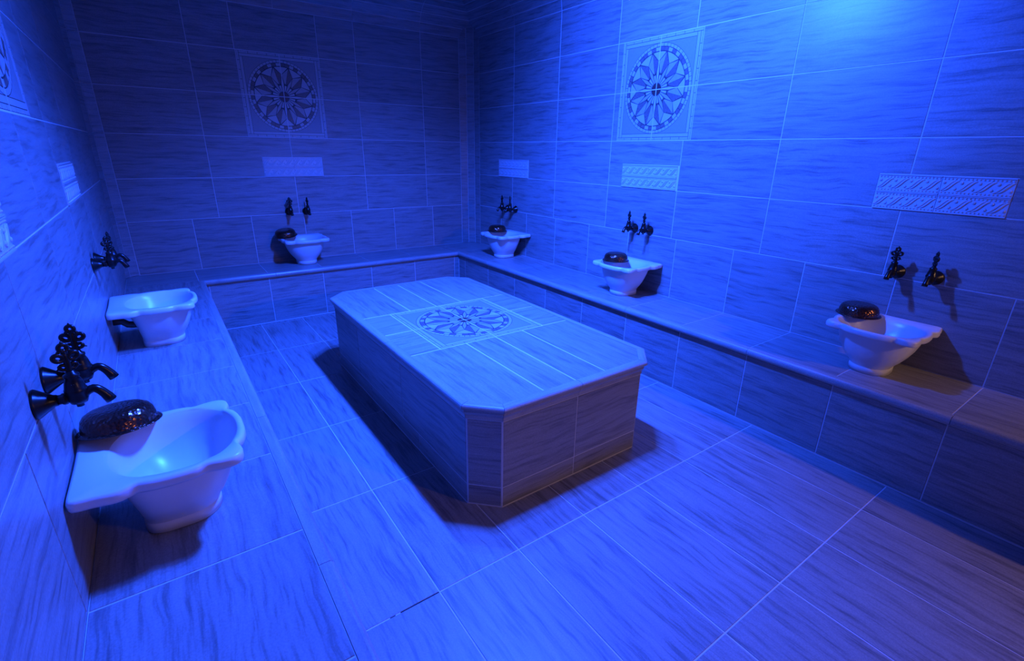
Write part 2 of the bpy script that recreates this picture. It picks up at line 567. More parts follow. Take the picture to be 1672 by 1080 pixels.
# right wall
bm = bmesh.new(); add_box(bm, X1+DEPTH, X1+0.12, YF-0.12, YB+0.12, 0, CEIL+0.1)
wall_right = struct('wall_right', bm, GROUT)
PR = Plane((X1, 0, 0), (0, -1, 0), (0, 0, 1))         # u = -y
# back wall
bm = bmesh.new(); add_box(bm, X0-0.12, X1+0.12, YB+DEPTH, YB+0.12, 0, CEIL+0.1)
wall_back = struct('wall_back', bm, GROUT)
PB = Plane((0, YB, 0), (1, 0, 0), (0, 0, 1))          # u = x
# left wall
bm = bmesh.new(); add_box(bm, X0-0.12, X0-DEPTH, YF-0.12, YB+0.12, 0, CEIL+0.1)
wall_left = struct('wall_left', bm, GROUT)
PL = Plane((X0, 0, 0), (0, 1, 0), (0, 0, 1))          # u = y
# wall behind the camera and the ceiling
bm = bmesh.new(); add_box(bm, X0-0.12, X1+0.12, YF-0.12, YF, 0, CEIL+0.1)
wall_front = struct('wall_front', bm, TILE)
bm = bmesh.new(); add_box(bm, X0-0.12, X1+0.12, YF-0.12, YB+0.12, CEIL, CEIL+0.12)
ceiling = struct('ceiling', bm, PLASTER)

RC_R, RC_L = 0.138, 0.080                              # cove radii of the two back corners
def wall_rows(plane, parent, uj, u0, u1, holes, uj_low, uj_top=None):
    for j in range(5):
        v0, v1 = R[j+1], R[j]
        joints = uj_top if (j == 0 and uj_top) else uj
        e = [u0]+[u for u in sorted(joints) if u0+0.03 < u < u1-0.03]+[u1]
        for a, b in zip(e, e[1:]):
            hs = [h for h in holes if not (h[1] <= a+0.004 or h[0] >= b-0.004 or h[3] <= v0+0.004 or h[2] >= v1-0.004)]
            if hs: cut_tile(plane, parent, a, b, v0, v1, hs[0], TILE)
            else: rect_tile(plane, parent, a, b, v0, v1, TILE)
    e = [u0]+[u for u in sorted(uj_low) if u0+0.03 < u < u1-0.03]+[u1]
    for a, b in zip(e, e[1:]): rect_tile(plane, parent, a, b, ZB, R[5], TILE)

def hole_border(u0): return (u0, u0+2*BW, R[4], R[4]+2*BH)
# right
MR = (1.9645, 2.5645)
hr = [(MR[0], MR[1], R[3], R[1])]+[hole_border(u) for u in (0.484, 2.041, 3.604)]
wall_rows(PR, wall_right, [0.7086+0.602*k for k in range(11)], RC_R, -YF, hr, [0.934+0.4058*k-0.4058 for k in range(17)])
mosaic(PR, wall_right, sum(MR)/2, R[2], 'square star mosaic panel on the brightly lit long wall')
for u in (0.484, 2.041, 3.604): border(PR, wall_right, u, R[4])
# back
MB = (-2.030, -1.430)
hb = [(MB[0], MB[1], R[3], R[1]), hole_border(-1.957)]
wall_rows(PB, wall_back, [-0.5266-0.602*k for k in range(4)], X0+RC_L, X1-RC_R, hb, [-2.516+0.4090*k for k in range(7)], [-2.333, -2.035, -1.432, -1.129, -0.527])
mosaic(PB, wall_back, sum(MB)/2, R[2], 'square star mosaic panel on the dim end wall')
border(PB, wall_back, -1.957, R[4])
# left
ML = (-2.850, -2.250)
hl = [(ML[0], ML[1], R[3], R[1]), hole_border(-1.968), hole_border(-3.492)]
wall_rows(PL, wall_left, [-0.82, -1.405, -1.985, -2.565, -3.140, -3.720, -4.30, -4.88, -5.46, -6.04, -6.62], YF, YB-RC_L, hl, [-3.428+0.4060*k for k in range(-9, 9)])
mosaic(PL, wall_left, sum(ML)/2, R[2], 'square star mosaic panel on the wall that has two basins')
border(PL, wall_left, -1.968, R[4]); border(PL, wall_left, -3.492, R[4])

# rounded corners made of narrow upright strips
def corner_trim(name, cx, cy, r, a0, a1, n):
    bm = bmesh.new()
    pts = []
    for k in range(n*3+1):
        a = math.radians(a0+(a1-a0)*k/(n*3))
        pts.append((cx+(r+DEPTH)*math.cos(a), cy+(r+DEPTH)*math.sin(a)))
    ox = X1+0.05 if cx > -1.5 else X0-0.05
    back = [(cx+(ox-cx), cy+(YB+0.05-cy))]
    for z in (0,):
        lo = [bm.verts.new((x, y, ZB)) for x, y in pts+back]
        hi = [bm.verts.new((x, y, CEIL)) for x, y in pts+back]
        k = len(lo)
        bm.faces.new(lo[::-1]); bm.faces.new(hi)
        for i in range(k): bm.faces.new((lo[i], lo[(i+1) % k], hi[(i+1) % k], hi[i]))
    o = struct(name, bm, GROUT)
    zz = [ZB]+[R[j] for j in (5, 4, 3, 2, 1, 0)]+[CEIL]
    for i in range(n):
        b0, b1 = math.radians(a0+(a1-a0)*i/n), math.radians(a0+(a1-a0)*(i+1)/n)
        p0 = Vector((cx+r*math.cos(b0), cy+r*math.sin(b0), 0)); p1 = Vector((cx+r*math.cos(b1), cy+r*math.sin(b1), 0))
        inward = Vector((cx, cy, 0))-(p0+p1)/2
        a = (p1-p0).normalized()
        if a.cross(Vector((0, 0, 1))).dot(inward) < 0: p0, p1, a = p1, p0, -a
        P = Plane(p0, a, (0, 0, 1))
        for c, d in zip(zz, zz[1:]):
            rect_tile(P, o, 0, (p1-p0).length, c, d, TILE, 'corner_strip', j=0.0030)
    return o
corner_trim('trim_1', X1-RC_R, YB-RC_R, RC_R, 90, 0, 3)
corner_trim('trim_2', X0+RC_L, YB-RC_L, RC_L, 90, 180, 2)

# coved strips where walls meet the ceiling
def cove(name, plane, u0, u1, joints, r=0.24, n=5):
    """arc from the wall (z = R0) into the ceiling"""
    bm = bmesh.new()
    prof = []
    for k in range(n*2+1):
        a = (PI/2)*k/(n*2)
        prof.append(((r+DEPTH)*(1-math.cos(a))-DEPTH, r*math.sin(a)))   # (distance into room, height)
    prof.append((r, CEIL-R[0]+0.03)); prof.append((-0.03, CEIL-R[0]+0.03))
    rows = []
    for u in (u0, u1):
        rows.append([bm.verts.new(plane.o+plane.a*u+plane.n*d+Vector((0, 0, R[0]+h))) for d, h in prof])
    k = len(prof)
    for i in range(k): bm.faces.new((rows[0][i], rows[0][(i+1) % k], rows[1][(i+1) % k], rows[1][i]))
    bm.faces.new(rows[0]); bm.faces.new(rows[1][::-1])
    o = struct(name, bm, GROUT)
    for i in range(n):
        a0, a1 = (PI/2)*i/n, (PI/2)*(i+1)/n
        p0 = plane.o+plane.n*(r*(1-math.cos(a0)))+Vector((0, 0, R[0]+r*math.sin(a0)))
        p1 = plane.o+plane.n*(r*(1-math.cos(a1)))+Vector((0, 0, R[0]+r*math.sin(a1)))
        P = Plane(p0, plane.a, p1-p0)
        e = [u0]+[u for u in sorted(joints) if u0+0.05 < u < u1-0.05]+[u1]
        for c, d in zip(e, e[1:]):
            rect_tile(P, o, c, d, 0, (p1-p0).length, TILE, 'cove_tile', j=0.0032)
    return o
cove('trim_3', PR, 0.0, -YF, [0.7086+0.602*k for k in range(11)])
cove('trim_4', PB, X0, X1, [-0.5266-0.602*k for k in range(5)])
cove('trim_5', PL, YF, 0.0, [-0.82, -1.405, -1.985, -2.565, -3.140, -3.720, -4.30, -4.88, -5.46, -6.04, -6.62])

# ------------------------------------------------------------------ the U-shaped bench
BL, BR_, BBK = X0+BENCH_FACE+0.02, X1-BENCH_FACE, YB-BENCH_FACE     # face planes: left, right, back
bench = empty('tiled_bench', (0, 0, 0))
YE = YF+0.004
prop(bench, 'low U-shaped bench of travertine tiles running round three walls under the white basins', 'bench')
bm = bmesh.new()
zt = ZB-DEPTH
for (x0, x1, y0, y1) in ((X0, BL-DEPTH, YE, YB), (BR_+DEPTH, X1, YE, YB), (BL-DEPTH, BR_+DEPTH, BBK+DEPTH, YB)):
    add_box(bm, x0, x1, y0, y1, 0, zt)
bm_obj('bench_core', bm, GROUT, bench)
LIP = 0.030            # width of the rounded nosing seen from above
OVER = 0.024           # overhang in front of the face
def edge_strip(prof, p0, p1, out, parent, name, mat):
    """sweep a profile (distance along out, height) straight from p0 to p1; local X runs along it"""
    p0, p1, out = Vector(p0), Vector(p1), Vector(out).normalized()
    L = (p1-p0).length
    a = (p1-p0).normalized()
    bm = bmesh.new()
    sgn = 1 if a.cross(out).z < 0 else -1
    rows = [[bm.verts.new((x, d, h)) for d, h in prof] for x in (0.0009, L-0.0009)]
    k = len(prof)
    for i in range(k): bm.faces.new((rows[0][i], rows[0][(i+1) % k], rows[1][(i+1) % k], rows[1][i]))
    bm.faces.new(rows[0]); bm.faces.new(rows[1][::-1])
    o = bm_obj(name, bm, mat, None)
    for pgn in o.data.polygons: pgn.use_smooth = False
    M = Matrix.Identity(4)
    for i in range(3):
        M[i][0], M[i][1], M[i][2], M[i][3] = a[i], out[i], (0, 0, 1)[i], p0[i]
    return place(o, parent, M)

def mitred_strip(prof, p0, p1, out, m0, m1, parent, name, mat):
    """as edge_strip, but the ends are cut along p + d*m (m0, m1: shift along the strip per unit of out)"""
    p0, p1, out = Vector(p0), Vector(p1), Vector(out).normalized()
    L = (p1-p0).length; a = (p1-p0).normalized()
    bm = bmesh.new()
    rows = [[bm.verts.new((0.0008+d*m0, d, h)) for d, h in prof], [bm.verts.new((L-0.0008+d*m1, d, h)) for d, h in prof]]
    k = len(prof)
    for i in range(k): bm.faces.new((rows[0][i], rows[0][(i+1) % k], rows[1][(i+1) % k], rows[1][i]))
    bm.faces.new(rows[0]); bm.faces.new(rows[1][::-1])
    o = bm_obj(name, bm, mat, None)
    M = Matrix.Identity(4)
    for i in range(3):
        M[i][0], M[i][1], M[i][2], M[i][3] = a[i], out[i], (0, 0, 1)[i], p0[i]
    return place(o, parent, M)

def nosing_profile(inner, over, thick, z):
    p = [(-inner, z-0.002), (-inner, z)]
    r = thick/2
    for k in range(9):
        a = PI/2-PI*k/8
        p.append((over-r*0.75+r*0.75*math.cos(a), z-r+r*math.sin(a)))
    p.append((0.0, z-thick))
    p.append((0.0, z-thick-0.004))
    p.append((-0.001, z-thick-0.004))
    return p
NP = nosing_profile(0.012, OVER, 0.036, ZB+0.001)
def nosing_run(p0, p1, out, step, first=0.0, m0=0.0, m1=0.0):
    p0, p1 = Vector(p0), Vector(p1)
    L = (p1-p0).length; a = (p1-p0).normalized()
    cuts = [0.0]; s = first if first > 0.05 else step
    while s < L-0.08: cuts.append(s); s += step
    cuts.append(L)
    for i, (c, d) in enumerate(zip(cuts, cuts[1:])):
        mitred_strip(NP, p0+a*c, p0+a*d, out, m0 if i == 0 else 0, m1 if i == len(cuts)-2 else 0, bench, 'nosing', NOSING)
# inner corners: the strips are mitred (overhang points into the room)
nosing_run((BR_, BBK, 0), (BR_, YE, 0), (-1, 0, 0), 0.81, 0.53, m0=1.0)
nosing_run((BL, BBK, 0), (BR_, BBK, 0), (0, -1, 0), 0.81, 0.50, m0=1.0, m1=-1.0)
nosing_run((BL, BBK, 0), (BL, YE, 0), (1, 0, 0), 0.81, 0.72, m0=1.0)

INS = 0.012
PT_R = Plane((0, 0, ZB), (0, -1, 0), (1, 0, 0))
yr = [-4.183+0.405*k for k in range(-7, 10)]
yr = [YE]+[y for y in yr if YE+0.03 < y < BBK-0.03]+[BBK+INS]
for c, d in zip(yr, yr[1:]): rect_tile(PT_R, bench, -d, -c, BR_+INS, X1, TILE)
yl = [-3.426+0.4065*k for k in range(-9, 9)]
yl = [YE]+[y for y in yl if YE+0.03 < y < BBK-0.03]+[BBK+INS]
for c, d in zip(yl, yl[1:]): rect_tile(PT_R, bench, -d, -c, X0, BL-INS, TILE)
PT_B = Plane((0, 0, ZB), (1, 0, 0), (0, 1, 0))
xb = [X0, BL-INS]+[-2.11+0.409*k for k in range(5)]+[BR_+INS, X1]
for c, d in zip(xb, xb[1:]): rect_tile(PT_B, bench, c, d, BBK+INS, YB, TILE)
# faces
PFR = Plane((BR_, 0, 0), (0, -1, 0), (0, 0, 1))
for c, d in zip(yr, yr[1:]): rect_tile(PFR, bench, -min(d, BBK), -c, 0.006, ZB-0.040, TILE)
PFL = Plane((BL, 0, 0), (0, 1, 0), (0, 0, 1))
for c, d in zip(yl, yl[1:]): rect_tile(PFL, bench, c, min(d, BBK), 0.006, ZB-0.040, TILE)
PFB = Plane((0, BBK, 0), (1, 0, 0), (0, 0, 1))
xf = [BL, -2.515]+[-2.11+0.409*k for k in range(4)]+[BR_-0.05, BR_]
for c, d in zip(xf, xf[1:]): rect_tile(PFB, bench, c, d, 0.006, ZB-0.040, TILE)

# ------------------------------------------------------------------ the platform in the middle
PX0, PX1, PY0, PY1, PZ, CH = -1.938, -0.990, -3.257, -1.445, 0.450, 0.100
plat = empty('bathing_platform', ((PX0+PX1)/2, (PY0+PY1)/2, 0))
prop(plat, 'tiled belly-stone platform with cut corners and a star mosaic in its top', 'platform')
def octagon(g):
    x0, x1, y0, y1 = PX0-g, PX1+g, PY0-g, PY1+g
    c = CH+g*0.586
    return [(x0+c, y0), (x1-c, y0), (x1, y0+c), (x1, y1-c), (x1-c, y1), (x0+c, y1), (x0, y1-c), (x0, y0+c)]
bm = bmesh.new()
oc = octagon(-DEPTH)
add_prism(bm, oc, 0.0, PZ-DEPTH); bmesh.ops.contextual_create(bm, geom=[v for v in bm.verts if v.co.z < 1e-6])
o = bm_obj('platform_core', bm, GROUT, None); place(o, plat, Matrix.Identity(4))
# cornice: a rounded nosing with a small moulding below it, one piece per side
def cornice_profile(z):
    p = [(-0.016, z-0.003), (-0.016, z)]
    for k in range(7):
        a = PI/2-PI*0.9*k/6
        p.append((0.011+0.012*math.cos(a), z-0.012+0.012*math.sin(a)))
    p += [(0.009, z-0.026), (0.010, z-0.034), (0.007, z-0.042), (0.002, z-0.050), (0.002, z-0.064), (-0.001, z-0.064)]
    return p
CP = cornice_profile(PZ+0.001)
oc = octagon(0)
names = ['cornice']*8
for i in range(8):
    p, q = Vector((*oc[i], 0)), Vector((*oc[(i+1) % 8], 0))
    d = (q-p).normalized(); out = Vector((d.y, -d.x, 0))
    t = math.tan(PI/8)
    L = (q-p).length
    if i == 0:       # front side: two lengths with a visible joint
        mid = p+d*(-1.468-p.x)
        mitred_strip(CP, p, mid, out, -t, 0, plat, 'cornice', NOSING)
        mitred_strip(CP, mid, q, out, 0, t, plat, 'cornice', NOSING)
    elif L > 1.0:
        mid = p+d*(L*0.55)
        mitred_strip(CP, p, mid, out, -t, 0, plat, 'cornice', NOSING)
        mitred_strip(CP, mid, q, out, 0, t, plat, 'cornice', NOSING)
    else:
        mitred_strip(CP, p, q, out, -t, t, plat, 'cornice', NOSING)
    # side tiles: a tall upper course and a low plinth course
    P = Plane((p.x, p.y, 0), d, (0, 0, 1))
    if i == 0: up_c = lo_c = [0, (-1.468)-p.x, L]
    elif i == 6: up_c, lo_c = [0, p.y+1.95, p.y+2.55, L], [0, p.y+2.12, p.y+2.72, L]
    elif L > 1.0: up_c, lo_c = [0, 0.45, 1.05, L], [0, 0.3, 0.9, 1.4, L]
    elif L > 0.3: up_c = lo_c = [0, L*0.5, L]
    else: up_c = lo_c = [0, L]
    e = 0.004 if L < 0.3 else 0.001
    for cuts, v0, v1 in ((up_c, 0.093, PZ-0.066), (lo_c, 0.005, 0.093)):
        for a, b in zip(cuts, cuts[1:]):
            rect_tile(P, plat, a+(e if a == 0 else 0), b-(e if b == L else 0), v0, v1, TILE)
# top tiles, clipped to the octagon
ot = octagon(-0.0165)
def clip_poly(pts, poly):
    out = list(pts)
    n = len(poly)
    for i in range(n):
        a, b = Vector(poly[i]), Vector(poly[(i+1) % n])
        nrm = Vector((-(b-a).y, (b-a).x))
        res = []
        for k in range(len(out)):
            p, q = Vector(out[k]), Vector(out[(k+1) % len(out)])
            dp, dq = (p-a).dot(nrm), (q-a).dot(nrm)
            if dp >= 0: res.append((p.x, p.y))
            if dp*dq < 0:
                t = dp/(dp-dq); w = p+(q-p)*t; res.append((w.x, w.y))
        out = res
        if not out: return []
    clean = []
    for p in out:
        if not clean or (Vector(p)-Vector(clean[-1])).length > 1e-4: clean.append(p)
    if len(clean) > 1 and (Vector(clean[0])-Vector(clean[-1])).length < 1e-4: clean.pop()
    return clean
PTOP = Plane((0, 0, PZ), (1, 0, 0), (0, 1, 0))
def top_tile(x0, x1, y0, y1, swap):
    h = 0.0046
    pts = clip_poly([(x0+h, y0+h), (x1-h, y0+h), (x1-h, y1-h), (x0+h, y1-h)], ot)
    if len(pts) >= 3: poly_tile(PTOP, plat, pts, TILE_TOP, swap=swap)
YA, YC = -2.647, -2.038
for x0, x1 in ((-1.95, -1.636), (-1.636, -1.470), (-1.470, -1.305), (-1.305, -0.98)): top_tile(x0, x1, PY0-0.02, YA, True)
for x0, x1 in ((-1.95, -1.648), (-1.648, -1.482), (-1.482, -1.315), (-1.315, -0.98)): top_tile(x0, x1, YC, PY1+0.02, True)
for y0, y1 in ((YA, -2.343), (-2.343, YC)):
    top_tile(-1.95, -1.771, y0, y1, False); top_tile(-1.167, -0.98, y0, y1, False)
mosaic(PTOP, plat, -1.469, (YA+YC)/2, 'square star mosaic panel set in the platform top', 0.604)

# ------------------------------------------------------------------ basins
def catmull(pts, per=6):
    out = []
    n = len(pts)
    for i in range(n):
        p0, p1, p2, p3 = (Vector(pts[(i+k-1) % n]) for k in range(4))
        for s in range(per):
            t = s/per
            out.append(0.5*((2*p1)+(-p0+p2)*t+(2*p0-5*p1+4*p2-p3)*t*t+(-p0+3*p1-3*p2+p3)*t**3))
    return out

# outline of the shell-shaped rim: (distance from the wall, sideways)
half = [(0.004, 0.0), (0.003, 0.10), (0.003, 0.158), (0.012, 0.170), (0.045, 0.174), (0.078, 0.181), (0.102, 0.178), (0.118, 0.167), (0.150, 0.176),
        (0.195, 0.180), (0.232, 0.177), (0.256, 0.168), (0.285, 0.174), (0.316, 0.174), (0.334, 0.160), (0.339, 0.132), (0.333, 0.106),
        (0.347, 0.083), (0.357, 0.045), (0.359, 0.0)]
full = half+[(d, -w) for d, w in half[-2:0:-1]]
OUT = catmull(full, 4)
CD, CW = 0.205, 0.0
def outline_r(n):
    """radius of the outline about (CD, 0) at n equal angles"""
    res = []
    m = len(OUT)
    for k in range(n):
        a = 2*PI*k/n
        dx, dy = math.cos(a), math.sin(a)
        best = 0.0
        for i in range(m):
            p, q = OUT[i], OUT[(i+1) % m]
            x1, y1, x2, y2 = p.x-CD, p.y, q.x-CD, q.y
            den = (x2-x1)*dy-(y2-y1)*dx
            if abs(den) < 1e-12: continue
            t = (dx*y1*-1+dy*x1*1)/(-den) if False else (x1*dy-y1*dx)/(-den)
            if -1e-6 <= t <= 1+1e-6:
                r = (x1+(x2-x1)*t)*dx+(y1+(y2-y1)*t)*dy
                best = max(best, r)
        res.append(best)
    return res
NS = 160
RIM_R = outline_r(NS)
def superell(n, cd, front, back, wid, ex):
    """ring about (cd,0): half-lengths front / back along d, wid sideways, exponent ex"""
    pts = []
    for k in range(n):
        a = 2*PI*k/n
        c, s = math.cos(a), math.sin(a)
        L = front if c >= 0 else back
        e = ex[0] if c >= 0 else ex[1]
        r = (abs(c/L)**e+abs(s/wid)**e)**(-1/e)
        pts.append((cd+r*c, r*s))
    return pts
def rim_ring(scale_in):
    return [(CD+(r-scale_in)*math.cos(2*PI*k/NS), (r-scale_in)*math.sin(2*PI*k/NS)) for k, r in enumerate(RIM_R)]
def loft(rings, cap0=False, cap1=False):
    bm = bmesh.new()
    rows = [[bm.verts.new((x, y, z)) for x, y in pts] for pts, z in rings]
    for a, b in zip(rows, rows[1:]):
        n = len(a)
        for k in range(n): bm.faces.new((a[k], a[(k+1) % n], b[(k+1) % n], b[k]))
    if cap0: bm.faces.new(rows[0][::-1])
    if cap1: bm.faces.new(rows[-1])
    return bm
RZ, RT = 0.214, 0.029       # rim top above the bench, rim thickness
INNER = superell(NS, 0.217, 0.124, 0.150, 0.154, (2.15, 2.4))
def basin_meshes():
    d = {}
    # outer body
    lev = [(0.028, 0.076, 0.074, 0.098), (0.040, 0.082, 0.078, 0.098), (0.062, 0.102, 0.093, 0.100), (0.090, 0.121, 0.107, 0.104), (0.120, 0.136, 0.118, 0.110), (0.150, 0.146, 0.126, 0.119), (0.175, 0.151, 0.131, 0.130), (0.190, 0.153, 0.133, 0.138)]
    rings = [(superell(NS, 0.200, fr, bk, wid, (2.2, 3.6)), z) for z, wid, fr, bk in lev]
    d['body'] = loft(rings)
    foot = [(superell(NS, 0.200, 0.0755, 0.0985, 0.0775, (2.2, 3.6)), 0.0), (superell(NS, 0.200, 0.0755, 0.0985, 0.0775, (2.2, 3.6)), 0.024), (superell(NS, 0.200, 0.0742, 0.0981, 0.0763, (2.2, 3.6)), 0.027), (superell(NS, 0.200, 0.0740, 0.0980, 0.0760, (2.2, 3.6)), 0.029)]
    d['foot'] = loft(foot, cap0=True)
    # rim: underside, rounded outer edge, top
    under = superell(NS, 0.200, 0.132, 0.137, 0.152, (2.2, 3.6))
    k = 0.006
    rim = [(under, RZ-RT+0.004), (rim_ring(0.012), RZ-RT), (rim_ring(0.003), RZ-RT+0.002), (rim_ring(0.0), RZ-RT+0.008), (rim_ring(0.0), RZ-0.009),
           (rim_ring(0.003), RZ-0.002), (rim_ring(0.009), RZ)]
    mid = []
    for (a, b), (c, e) in zip(rim_ring(0.009), INNER):
        mid.append((c+(a-c)*0.16, e+(b-e)*0.16))
    rim.append((mid, RZ-0.001))
    rim.append((INNER, RZ-0.005))
    d['rim'] = loft(rim)
    bas = [(INNER, RZ-0.005)]
    for s, z in ((0.950, RZ-0.013), (0.90, RZ-0.028), (0.82, RZ-0.052), (0.69, RZ-0.082), (0.50, RZ-0.108), (0.28, RZ-0.126), (0.08, RZ-0.133)):
        bas.append(([(0.217+(x-0.217)*s, y*s) for x, y in INNER], z))
    d['bowl'] = loft(bas, cap1=True)
    bm = bmesh.new()
    add_lathe(bm, [(0.013, RZ-0.1340), (0.013, RZ-0.1300), (0.008, RZ-0.1295), (0.004, RZ-0.1310)], 16, Matrix.Translation((0.217, 0, 0)))
    d['drain'] = bm
    bm = bmesh.new()
    add_sweep(bm, [(0.104, 0, 0.105), (0.080, 0, 0.105), (0.060, 0, 0.110), (0.040, 0, 0.128), (0.006, 0, 0.130)], 0.016, 14)
    d['waste_pipe'] = bm
    out = {}
    for kx, b in d.items():
        bmesh.ops.recalc_face_normals(b, faces=b.faces[:])
        me = bpy.data.meshes.new(kx); b.to_mesh(me); b.free()
        for p in me.polygons: p.use_smooth = True
        me.materials.append({'drain': STEEL, 'waste_pipe': PIPE}.get(kx, CERAMIC))
        out[kx] = me
    return out
BM_ = basin_meshes()
# open lofts need their faces turned by hand: body/rim outwards, bowl upwards
for kx, test in (('bowl', (0.217, 0, 0.5)),):
    me = BM_[kx]
    s = sum(p.normal.z for p in me.polygons)
    if s < 0: me.flip_normals()
def basin(loc, rz, label):
    r = empty('wash_basin', loc, rz)
    prop(r, label, 'basin', 'white shell-shaped wash basins on the bench')
    for kx in ('body', 'foot', 'rim', 'bowl', 'drain', 'waste_pipe'):
        mesh_obj(kx, BM_[kx], None, r)
    return r
ROT_L, ROT_R, ROT_B = 0.0, PI, -PI/2       # local +X points away from the wall
ZS = ZB+0.0015
basin((X0, -3.172, ZS), ROT_L, 'white basin with a tilted copper bowl, on the wall that has two basins')
basin((X0, -1.685, ZS), ROT_L, 'white basin without any copper bowl on its rim')
basin((-1.765, YB, ZS), ROT_B, 'white basin standing alone on the short bench at the dim end wall')
basin((X1, -0.845, ZS), ROT_R, 'white basin beside the coved corner, first of three along the long wall')
basin((X1, -2.310, ZS), ROT_R, 'white basin below the star mosaic, middle one of three along the long wall')
basin((X1, -3.825, ZS), ROT_R, 'white basin furthest from the coved corner of the three along the long wall')

# ------------------------------------------------------------------ taps
def tap_meshes():
    RX = Matrix.Rotation(PI/2, 4, 'Y')         # lathe axis Z -> X (away from the wall)
    d = {}
    bm = bmesh.new()
    # fluted cone flange
    n = 36
    prof = [(0.0305, 0.0), (0.0315, 0.003), (0.030, 0.006), (0.0255, 0.012), (0.0185, 0.022), (0.0125, 0.031), (0.0115, 0.036)]
    rings = []
    for i, (r, z) in enumerate(prof):
        ring = []
        for k in range(n):
            a = 2*PI*k/n
            rr = r*(1-(0.045 if k % 2 else 0)*(1 if 1 < i < 6 else 0))
            ring.append(bm.verts.new((z, rr*math.cos(a), rr*math.sin(a))))
        rings.append(ring)
    for a, b in zip(rings, rings[1:]):
        for k in range(n): bm.faces.new((a[k], a[(k+1) % n], b[(k+1) % n], b[k]))
    bm.faces.new(rings[0][::-1]); bm.faces.new(rings[-1])
    d['flange'] = (bm, BRONZE)
    bm = bmesh.new()
    add_lathe(bm, [(0.0105, 0.034), (0.0100, 0.042), (0.0120, 0.044), (0.0125, 0.050), (0.0105, 0.053), (0.0125, 0.066)], 16, RX)
    d['pipe'] = (bm, BRONZE)
    bm = bmesh.new()
    add_lathe(bm, [(0.003, -0.0235), (0.0065, -0.022), (0.0065, -0.016), (0.014, -0.013), (0.0185, -0.002), (0.0175, 0.009), (0.0195, 0.012), (0.0195, 0.018),
                   (0.0180, 0.020), (0.0155, 0.033), (0.0118, 0.044), (0.0135, 0.046), (0.0135, 0.050), (0.0085, 0.053), (0.0072, 0.058), (0.003, 0.060)], 20, Matrix.Translation((0.068, 0, 0)))
    d['valve_body'] = (bm, BRONZE)
    bm = bmesh.new()
    pts, rad = [], []
    for k in range(13):
        t = k/12
        x = 0.072+0.047*t
        z = -0.001+0.013*math.sin(min(1, t*1.6)*PI/2) - (0 if t < 0.45 else 0.034*((t-0.45)/0.55)**1.9)
        pts.append((x, 0, z)); rad.append(0.0098-0.0012*math.sin(t*PI)+(0.0008 if k >= 11 else 0))
    add_sweep(bm, pts, rad, 14, normal=(0, 1, 0))
    d['spout'] = (bm, BRONZE)
    bm = bmesh.new()
    # openwork trefoil handle in the local XZ plane round the spindle (0,0)
    def loop(cx, cz, rx, rz, tilt, tube):
        pts = []
        for k in range(18):
            a = 2*PI*k/18
            x, z = rx*math.cos(a), rz*math.sin(a)
            ct, st = math.cos(tilt), math.sin(tilt)
            pts.append((cx+x*ct-z*st, 0, cz+x*st+z*ct))
        add_sweep(bm, pts, tube, 8, closed=True, normal=(0, 1, 0), flat=1.0)
    for s in (-1, 1):
        loop(s*0.0118, 0.0330, 0.0082, 0.0066, s*0.55, 0.0046)     # big side petals
        loop(s*0.0055, 0.0425, 0.0042, 0.0040, 0, 0.0034)          # small eyes
        loop(s*0.0082, 0.0120, 0.0062, 0.0050, s*0.45, 0.0036)     # lower leaves
        add_sweep(bm, [(s*0.010, 0, 0.010), (s*0.016, 0, 0.0105), (s*0.021, 0, 0.0085)], [0.003, 0.0024, 0.0009], 8)
    loop(0, 0.0525, 0.0066, 0.0070, 0, 0.0044)                     # top petal
    add_sweep(bm, [(0, 0, 0.060), (0, 0, 0.064), (0, 0, 0.067)], [0.0030, 0.0024, 0.0008], 8)
    add_sweep(bm, [(0, 0, -0.004), (0, 0, 0.012), (0, 0, 0.022), (0, 0, 0.034), (0, 0, 0.050)], [0.0068, 0.0052, 0.0062, 0.0048, 0.0036], 10, normal=(0, 1, 0))
    d['handle'] = (bm, BRONZE)
    bm = bmesh.new()
    add_lathe(bm, [(0.0052, 0.0), (0.0052, 0.0016), (0.0030, 0.0026)], 14, Matrix.Translation((0.068, -0.0128, 0.030)) @ Matrix.Rotation(PI/2, 4, 'X'))
    d['index_button'] = (bm, STEEL)
    out = {}
    for k, (b, mt) in d.items():
        bmesh.ops.recalc_face_normals(b, faces=b.faces[:])
        me = bpy.data.meshes.new(k); b.to_mesh(me); b.free()
        for p in me.polygons: p.use_smooth = True
        me.materials.append(mt); out[k] = me
    return out
TM = tap_meshes()
def tap(loc, rz, hz, label, button=True):
    r = empty('wall_tap', loc, rz)
    prop(r, label, 'tap', 'black bronze wall taps above the basins')
    for k in ('flange', 'pipe', 'valve_body', 'spout', 'handle', 'index_button'):
        if k == 'index_button' and not button: continue
        o = mesh_obj(k, TM[k], None, r)
        if k == 'handle':
            o.location = (0.068, 0, 0.056); o.rotation_euler = (0, 0, hz)
    return r
ZT = 0.822
tap((X0, -3.281, ZT), ROT_L, math.radians(22), 'black tap above the basin with the tilted bowl, further from the end wall')
tap((X0, -3.148, ZT), ROT_L, math.radians(-8), 'black tap above the basin with the tilted bowl, closer to the end wall', False)
tap((X0, -1.776, ZT), ROT_L, math.radians(35), 'black tap above the basin without a bowl, further from the end wall', False)
tap((X0, -1.632, ZT), ROT_L, math.radians(75), 'black tap above the basin without a bowl, closer to the end wall', False)
tap((-1.814, YB, ZT-0.010), ROT_B, math.radians(75), 'black tap on the dim end wall, on the side of the copper bowl', False)
tap((-1.675, YB, ZT-0.014), ROT_B, math.radians(8), 'black tap on the dim end wall, on the side away from the copper bowl', False)
tap((X1, -0.638, ZT-0.012), ROT_R, math.radians(30), 'black tap beside the coved corner on the long wall, nearer the corner', False)
